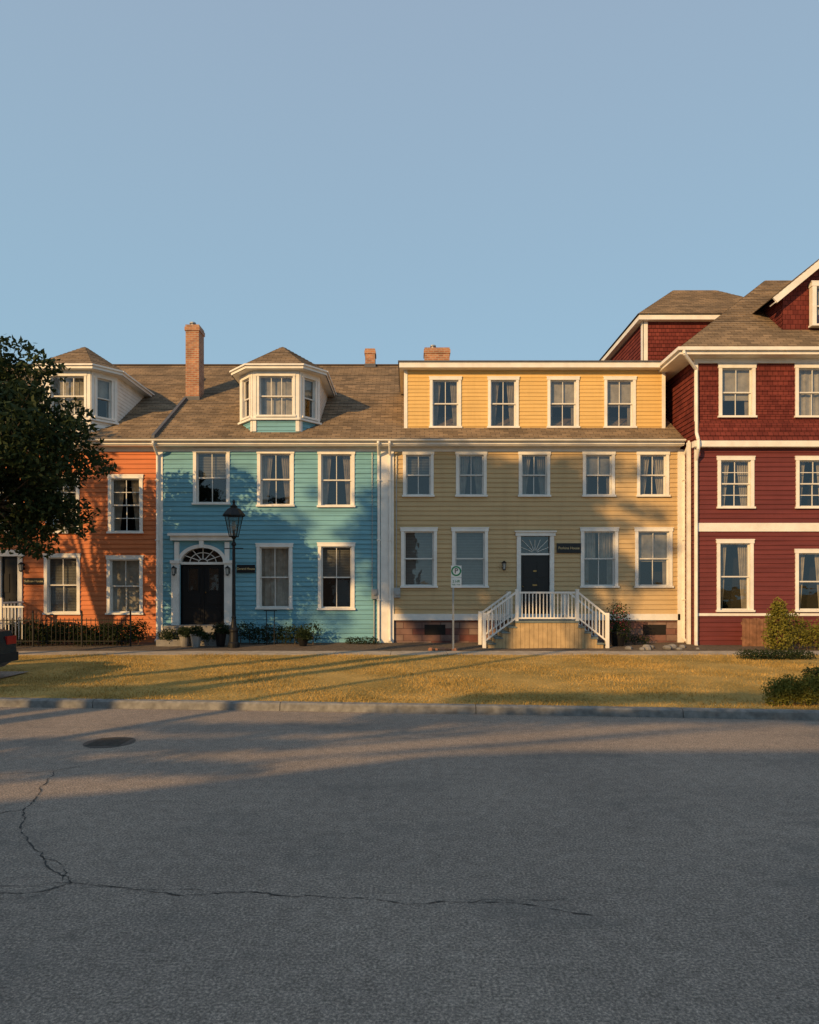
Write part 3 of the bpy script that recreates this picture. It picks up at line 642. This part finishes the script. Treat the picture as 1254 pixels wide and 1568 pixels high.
# ------------------------------------------------------------ foliage
def leafcloud(name,clusters,size,mat,parent,per):
    out=[]
    for (c,r) in clusters:
        vol=r[0]*r[1]*r[2]; n=int(per*max(.25,(vol)**(2/3)/.3))
        d=rng.normal(size=(n,3)); d/=np.linalg.norm(d,axis=1)[:,None]; rad=rng.uniform(.25,1,n)**.6*rng.uniform(.85,1.2,n)
        p=np.array(c)+d*rad[:,None]*np.array(r)
        a=rng.normal(size=(n,3)); a/=np.linalg.norm(a,axis=1)[:,None]; b=np.cross(a,rng.normal(size=(n,3))); b/=np.linalg.norm(b,axis=1)[:,None]
        s=rng.uniform(.6,1.2,n)[:,None]*size
        q=np.stack([p-a*s,p-b*s*.45,p+a*s,p+b*s*.45],axis=1); out.append(q)
    return npmesh(name,np.concatenate(out),4,mat,parent)
def ellclusters(c,r,n,cr,shell=.5):
    L=[]
    for _ in range(n):
        d=rng.normal(size=3); d/=np.linalg.norm(d); k=rng.uniform(shell,1)
        s=rng.uniform(.6,1.3)*cr
        L.append((tuple(np.array(c)+d*k*np.array(r)),(s*1.1,s*1.1,s*.75)))
    return L
def tree(name,x,y,clusters,tr,fork,size,per,mat='leaf'):
    e=bpy.data.objects.new(name,None); scene.collection.objects.link(e)
    t=MB('bark'); pts=[(x,y,-.05),(x+.03,y,fork*.35),(x-.04,y+.05,fork*.7),(x,y,fork)]; rs=[tr*1.35,tr,tr*.9,tr*.75]
    for i in range(3): t.cyl(pts[i],pts[i+1],rs[i],rs[i+1],12)
    cs=[Vector(c[0]) for c in clusters]; top=Vector((x,y,fork)); random.shuffle(cs)
    mains=cs[:9]
    for c in mains:
        m=top.lerp(c,.5)+Vector((random.uniform(-.3,.3),random.uniform(-.3,.3),.25)); t.cyl(top,m,tr*.5,tr*.3,8);t.cyl(m,c,tr*.3,tr*.08,6)
    for c in cs[9:]:
        k=min(mains,key=lambda q:(q-c).length); a=top.lerp(k,.6); t.cyl(a,c,tr*.16,tr*.04,5,False)
    t.make('trunk',e); leafcloud('crown',clusters,size,mat,e,per)
# visible tree at left
cl_=ellclusters((-10.7,17,5.3),(2.75,2.5,2.3),88,.56,.35)
cl_+=[((-8.2,16.6,5.3),(.75,.7,.45)),((-7.75,16.8,4.9),(.5,.55,.3)),((-8.0,16.5,5.75),(.4,.5,.25)),((-8.4,17,6.2),(.5,.6,.35)),((-9.0,16.8,7.3),(.55,.6,.3)),((-9.7,16.8,7.75),(.6,.6,.3)),((-8.5,17,3.8),(.7,.6,.4)),((-8.2,16.9,3.4),(.45,.4,.25)),((-9.4,16.6,3.1),(.8,.6,.4)),((-9.0,16.6,2.8),(.4,.4,.2)),((-8.6,16.7,4.6),(.6,.6,.4))]
tree('street_tree',-11.2,17,cl_,.2,3.4,.09,290)
# off-camera trees that shade the street
el_=math.radians(SUN_EL); az0=math.radians(SUN_AZ); KZ=math.tan(el_)/math.cos(az0); KX=math.tan(az0)
def cast(x,z,y,yc): return (x-KX*(y-yc), yc, z+KZ*(y-yc))   # where along the sun ray through (x,y,z) the tree crown stands
def T_(name,tx,tz,rx,rz,n,cr,per,size=.2,yc=-6,ry=2.0,shell=.1,trunk=0,tr=.25):
    c=cast(tx,tz,21.77,yc); tree(name,c[0]+trunk,yc,ellclusters(c,(rx,ry,rz),n,cr,shell),tr,max(c[2]-rz-1.5,3),size,per)
tree('street_tree.001',-16.8,13.2,ellclusters((-16.6,13.2,8.3),(3.0,2.4,2.7),30,.42,.3),.16,4.2,.13,75)
T_('shade_tree',1.1,3.2,2.0,2.9,60,.8,90)
T_('shade_tree.001',4.4,3.1,2.0,2.9,60,.75,85)
T_('shade_tree.002',3.4,4.1,3.3,1.7,45,.6,80,yc=-5,ry=.6,shell=.2)
fr=[(cast(tx,z,21.77,-6),(.9,.5,.24)) for tx,z in ((6.3,.9),(6.0,2.6),(6.6,3.9),(6.2,4.7),(6.9,5.6),(7.6,4.3),(7.4,2.0),(8.0,3.2),(5.8,5.9))]
tree('shade_tree.003',fr[0][0][0]+.4,-6,fr,.12,11.5,.15,120)
T_('shade_tree.004',-4.7,3.2,3.8,3.0,32,.5,75,.16,ry=2.5)
T_('shade_tree.005',-12.4,3.0,3.8,3.0,20,.45,60,.16,ry=2.5)
# unseen flat leaf pads, added to cast thin streaks of shade on road and lawn   (x0,x1,y on the ground,half thickness)
fl=[]
for (a,b,yg,rz) in ((-8.5,-3.8,11.9,.30),(-8.5,-6,13.1,.14),(1.2,6.8,11.2,.22),(-.5,7.5,9.85,.13),(-3.4,-.4,9.1,.09),(-5.2,-1.5,8.15,.08),(-5,-2,7.15,.07)):
    x=a
    while x<b:
        c=cast(x,.05,yg+random.uniform(-.1,.1),-6); fl.append(((c[0],-6+random.uniform(-.1,.1),c[2]),(.5,.3,rz))); x+=.3
tree('shade_tree.006',-19.5,-6.4,fl,.10,5.2,.08,560)
# unseen low building across the street; roof line shaped to shade the near half of the road
H=Thing('garage_building'); g=H.p('walls','brick')
prof=[(-44,0),(-1.0,0)]
pts=[(-9,5.9),(-3.9,6.0),(-2.6,6.4),(.3,7.75),(1.8,7.95),(14,8.0)]
pp=[]
for (xg,yg) in pts: c=cast(xg,0,yg,-8); pp.append((c[0],c[2]))
pp=[(-44,pp[0][1])]+pp
for (a,za),(b,zb) in zip(pp[:-1],pp[1:]):
    g.poly([(a,-8,0),(b,-8,0),(b,-8,zb),(a,-8,za)]);g.poly([(a,-14,0),(b,-14,0),(b,-14,zb),(a,-14,za)])
    H.p('roof','lead').poly([(a,-8,za),(b,-8,zb),(b,-14,zb),(a,-14,za)])
for (a,za) in (pp[0],pp[-1]): g.poly([(a,-8,0),(a,-14,0),(a,-14,za),(a,-8,za)])
dd=H.p('garage_doors','white')
for k in range(8):
    dd.box(-38+k*4.6,-35+k*4.6,-7.97,-7.93,0,2.6)
H.done()
# shrubs
def shrub(name,cls,size,per,mat='shrub',stem=True):
    e=bpy.data.objects.new(name,None); scene.collection.objects.link(e)
    s=MB('bark')
    for c,r in cls: s.cyl((c[0],c[1],.1),(c[0],c[1],c[2]),.02,.008,5)
    s.make('stems',e); leafcloud('foliage',cls,size,mat,e,per)
L=[];x=-12.4
while x<-8.3: L.append(((x,20.9+random.uniform(-.1,.1),.52+random.uniform(-.1,.1)),(.36,.3,.34))); x+=.24
shrub('hedge',L,.045,1500)
shrub('front_shrub',[((img_x(254+i*14,20.6)+random.uniform(-.1,.1),20.6,.34+random.uniform(0,.14)),(.28,.22,.22)) for i in range(6)],.04,1300)
shrub('front_shrub.001',[((img_x(366+i*14,21),21.2,.42+random.uniform(-.05,.16)),(.32,.22,.3)) for i in range(9)],.04,1500)
shrub('front_shrub.002',[((img_x(535+i*12,21),21.2,.26),(.16,.14,.13)) for i in range(4)],.03,900)
shrub('front_shrub.003',[((img_x(960+i*14,21),21.1,.3),(.2,.2,.16)) for i in range(3)],.03,900)
shrub('conical_shrub',[((img_x(1192,19.2),19.2,.5),(.42,.34,.45)),((img_x(1192,19.2),19.2,.95),(.35,.3,.42)),((img_x(1192,19.2),19.2,1.32),(.2,.2,.28))],.045,2600,'ygreen')
shrub('garden_shrub',[((img_x(1212+i*12,19.4),19.4,.55+random.uniform(-.1,.32)),(.3,.3,.4)) for i in range(8)],.04,1500,'ygreen')
shrub('kerbside_shrub',[((img_x(1184+i*11,10.4),10.35+random.uniform(-.05,.1),.31+random.uniform(-.04,.04)+.008*i),(.18,.16,.22)) for i in range(10)],.022,3600,'ygreen')
shrub('kerbside_shrub.001',[((img_x(1243,10.8)+i*.13,10.8,.48),(.13,.15,.2)) for i in range(4)],.025,2400,'shrub')
shrub('garden_shrub.001',[((img_x(1190+i*18,15.5),16.8,.25),(.3,.35,.14)) for i in range(6)],.03,1800,'shrub')
# flower planter right of stoop
def planter(name,x,y,r,h,fl=True,pl=.3,matn='black'):
    H=Thing(name); P=H.p('pot',matn); P.lathe(x,y,[(0,GZ),(r*.65,GZ),(r*.95,GZ+h*.85),(r*1.06,GZ+h*.88),(r*1.06,GZ+h),(r*.9,GZ+h),(r*.85,GZ+h-.04),(0,GZ+h-.04)],16)
    H.done(); leafcloud('plant',[((x,y,GZ+h+pl*.5),(r*1.3,r*1.2,pl*.7)),((x+.08,y-.05,GZ+h),(r*1.3,r*1.1,pl*.4))],.035,'shrub',H.e,2400)
    if fl: leafcloud('blossoms',[((x,y-.03,GZ+h+pl*.4),(r*1.4,r*1.3,pl*.75))],.028,'flower',H.e,300)
planter('flower_planter',img_x(946,20.4),20.4,.26,.45,True,.75)
planter('flower_planter.001',img_x(283,20.3),20.3,.17,.36,False,.2,'stone')
planter('flower_planter.002',img_x(300,20.1),20.1,.17,.4,False,.2,'galv')
planter('flower_planter.003',img_x(338,20.4),20.4,.18,.45,False,.2,'black')
planter('flower_planter.004',img_x(464,20.6),20.6,.17,.25,False,.2,'black')
# rocks
def rocks(name,pts,mat='stone'):
    g=MB(mat)
    for (x,y,r) in pts:
        pr=[(0,GZ-.03),(r*random.uniform(.8,1),GZ),(r*random.uniform(.8,1.1),GZ+r*.4),(r*.6,GZ+r*.75),(0,GZ+r*.85)]
        g.lathe(x,y,pr,random.choice([5,6,7]),False)
    return g.make(name)
rocks('garden_rocks',[(img_x(960+i*11,19.6)+random.uniform(-.1,.1),19.5+random.uniform(-.4,.5),random.uniform(.06,.15)) for i in range(10)],'stone')
rocks('garden_rocks.001',[(img_x(660+i*9,18.9),19+random.uniform(-.1,.2),random.uniform(.06,.13)) for i in range(5)],'terracotta')
# iron fence in front of the orange house
H=Thing('iron_fence'); f=H.p('rails_and_pickets','iron'); x=-12.6
while x<-8.3: f.box(x-.007,x+.007,20.3,20.314,.15,1.0); x+=.13
f.box(-12.6,-8.3,20.295,20.32,.92,.945);f.box(-12.6,-8.3,20.295,20.32,.3,.325)
for x in (-12.6,-11.2,-9.75,-8.3): f.box(x-.02,x+.02,20.28,20.32,.1,1.15); f.lathe(x,20.3,[(.02,1.15),(.035,1.18),(0,1.23)],8)
H.done()
H=Thing('iron_handrail'); f=H.p('rail','iron'); 
for x in (img_x(408,20.9),img_x(420,20.9)): f.tube([(x,20.9,.15),(x,20.9,1.2)],.014,6)
f.tube([(img_x(404,20.9),20.9,1.2),(img_x(424,20.9),20.9,1.2)],.014,6); H.done()
# ------------------------------------------------------------ street lamp
H=Thing('street_lamp'); lx,ly=img_x(358,20),20.0; P=H.p('post','iron')
P.lathe(lx,ly,[(.17,.1),(.17,.28),(.13,.32),(.12,.6),(.14,.63),(.14,.68),(.09,.74),(.06,1.0),(.075,1.03),(.055,1.08),(.045,2.9),(.04,3.12),(.07,3.15),(.07,3.2),(.035,3.25),(.03,3.32),(.09,3.4)],16)
P.cyl((lx-.28,ly,3.05),(lx+.28,ly,3.05),.015,None,6)
hd=H.p('lantern_frame','iron'); zb=3.4; zt=4.0
def sq(r): return [(lx+r*math.cos(math.pi/4+k*math.pi/2),ly+r*math.sin(math.pi/4+k*math.pi/2)) for k in range(4)]
b4=sq(.15);t4=sq(.30)
for k in range(4):
    hd.cyl((*b4[k],zb),(*t4[k],zt),.014,None,6); 
    for q,z in ((b4,zb),(t4,zt)): hd.cyl((*q[k],z),(*q[(k+1)%4],z),.016,None,6)
hd.lathe(lx,ly,[(.34,zt),(.33,zt+.04),(.2,zt+.2),(.1,zt+.25),(.11,zt+.29),(.05,zt+.33),(.03,zt+.38),(.05,zt+.42),(.0,zt+.5)],8,False); hd.poly([(*p,zb) for p in b4])
gp4=H.p('lantern_glass','glass')
for k in range(4): gp4.poly([(*b4[k],zb),(*b4[(k+1)%4],zb),(*t4[(k+1)%4],zt),(*t4[k],zt)])
hd.cyl((lx,ly,zb),(lx,ly,zb+.2),.04,.03,8); bl=H.p('bulb','lampglass'); bl.lathe(lx,ly,[(.03,zb+.2),(.07,zb+.3),(.05,zb+.42),(0,zb+.46)],10)
H.done()
# ------------------------------------------------------------ parking sign
H=Thing('parking_sign'); py_=18.9; x=img_x(694,py_); P=H.p('post','galv'); P.box(x-.025,x+.025,py_,py_+.04,.1,img_z(868,py_)); 
xs_=img_x(698.5,py_); z1=img_z(866,py_);zm=img_z(884,py_);z0=img_z(900,py_); w=.145
S=H.p('panels','signwhite'); S.box(xs_-w,xs_+w,py_-.008,py_-.002,zm+.005,z1);S.box(xs_-w,xs_+w,py_-.008,py_-.002,z0,zm-.005)
G=H.p('markings','green')
c=(xs_,(zm+z1)/2+.01)
for k in range(24):
    t0=6.283*k/24;t1=6.283*(k+1)/24
    G.poly([(c[0]+.1*math.cos(t0),py_-.011,c[1]+.1*math.sin(t0)),(c[0]+.1*math.cos(t1),py_-.011,c[1]+.1*math.sin(t1)),(c[0]+.14*math.cos(t1),py_-.011,c[1]+.14*math.sin(t1)),(c[0]+.14*math.cos(t0),py_-.011,c[1]+.14*math.sin(t0))])
H.done(); text(H.e,'P',xs_,py_-.012,c[1],.2,'black','letter_p'); text(H.e,'2 HR',xs_,py_-.012,(zm+z0)/2+.03,.1,'green','letter_time'); text(H.e,'9:00 - 17:00',xs_,py_-.012,(zm+z0)/2-.06,.045,'green','letter_hours')
# ------------------------------------------------------------ parked car (only its tail enters the frame)
H=Thing('parked_car'); M['carpaint']=simple('dark_car_paint',(.02,.02,.022),.2,.3,.05); M['tail']=simple('tail_light',(.35,.015,.01),.25)
xr_=-7.8;y0,y1=11.85,13.5;z0=.14
prof=[(0,.32),(-.03,.5),(.0,.72),(.05,.92),(.45,.98),(.95,1.0),(1.55,1.36),(1.9,1.42),(2.6,1.4),(3.4,1.0),(4.2,.88),(4.45,.72),(4.5,.45),(4.42,.25),(.15,.22)]
b=H.p('body','carpaint'); ins=[.12 if z<.3 else (.0 if z<.95 else .1 if z<1.05 else .22) for _,z in prof]
ins[0]=.12;ins[3]=.06
A=[(xr_-px,y0+i,z0+pz) for (px,pz),i in zip(prof,ins)];B=[(xr_-px,y1-i,z0+pz) for (px,pz),i in zip(prof,ins)]
b.poly(A);b.poly(B)
for k in range(len(A)): j=(k+1)%len(A); b.poly([A[k],A[j],B[j],B[k]])
gl=H.p('windows','glass')
gl.poly([(xr_-1.1,y0+.07,z0+1.02),(xr_-3.2,y0+.07,z0+1.02),(xr_-2.6,y0+.2,z0+1.33),(xr_-1.6,y0+.2,z0+1.31)])
tl=H.p('tail_lights','tail'); tl.box(xr_-.2,xr_+.02,y0-.006,y0+.3,z0+.66,z0+.82);tl.box(xr_-.2,xr_+.02,y1-.3,y1+.006,z0+.66,z0+.82)
bp_=H.p('bumper','rubber'); bp_.box(xr_-.3,xr_+.06,y0-.01,y1+.01,z0+.33,z0+.5)
for xx in (.85,3.6):
    for yy in (y0,y1-.2):
        t=H.p('wheels','rubber'); t.cyl((xr_-xx,yy-.01,z0+.31),(xr_-xx,yy+.2,z0+.31),.31,.31,24); t.mat('galv'); t.cyl((xr_-xx,yy-.02,z0+.31),(xr_-xx,yy-.01,z0+.31),.19,.19,16)
H.done()
# ------------------------------------------------------------ light, sky, camera
az=math.radians(SUN_AZ);el=math.radians(SUN_EL)
to=Vector((-math.sin(az)*math.cos(el),-math.cos(az)*math.cos(el),math.sin(el)))
ld=bpy.data.lights.new('sun','SUN'); ld.energy=5.0; ld.angle=math.radians(.45); ld.color=(1,.62,.25)
lo=bpy.data.objects.new('sun',ld); lo.rotation_euler=(-to).to_track_quat('-Z','Y').to_euler(); scene.collection.objects.link(lo)
w=bpy.data.worlds.new('World'); scene.world=w; w.use_nodes=True; nt=w.node_tree
sk=nt.nodes.new('ShaderNodeTexSky'); sk.sky_type='NISHITA'; sk.sun_disc=False; sk.sun_elevation=el; sk.sun_rotation=math.pi+az; sk.air_density=1.0; sk.dust_density=.3; sk.ozone_density=2.0
# haze painted as colour ramp over the sky, paler and cyan towards the horizon
tc=nt.nodes.new('ShaderNodeTexCoord'); sp_=nt.nodes.new('ShaderNodeSeparateXYZ'); nt.links.new(tc.outputs['Generated'],sp_.inputs[0])
hc=ramp(nt,sp_.outputs[2],[(0.0,(.335,.56,.69)),(.35,(.325,.50,.64)),(.68,(.33,.44,.57))])
hc=mix(nt,1.0,hc,(1/.15,1/.15,1/.15),'MULTIPLY')  # ramp colours scaled up to cancel the background strength
hz=mix(nt,.90,sk.outputs[0],hc)
bg=nt.nodes['Background']; nt.links.new(hz,bg.inputs[0]); bg.inputs[1].default_value=.15
cd=bpy.data.cameras.new('camera'); cd.sensor_fit='VERTICAL'; cd.sensor_height=36; cd.sensor_width=28.8; cd.lens=F/1568*36; cd.shift_y=116/1568; cd.clip_end=2000
co=bpy.data.objects.new('camera',cd); co.location=(0,0,CAMZ); co.rotation_euler=(math.pi/2,0,0); scene.collection.objects.link(co); scene.camera=co
scene.view_settings.view_transform='Standard'; scene.view_settings.look='None'; scene.view_settings.exposure=0
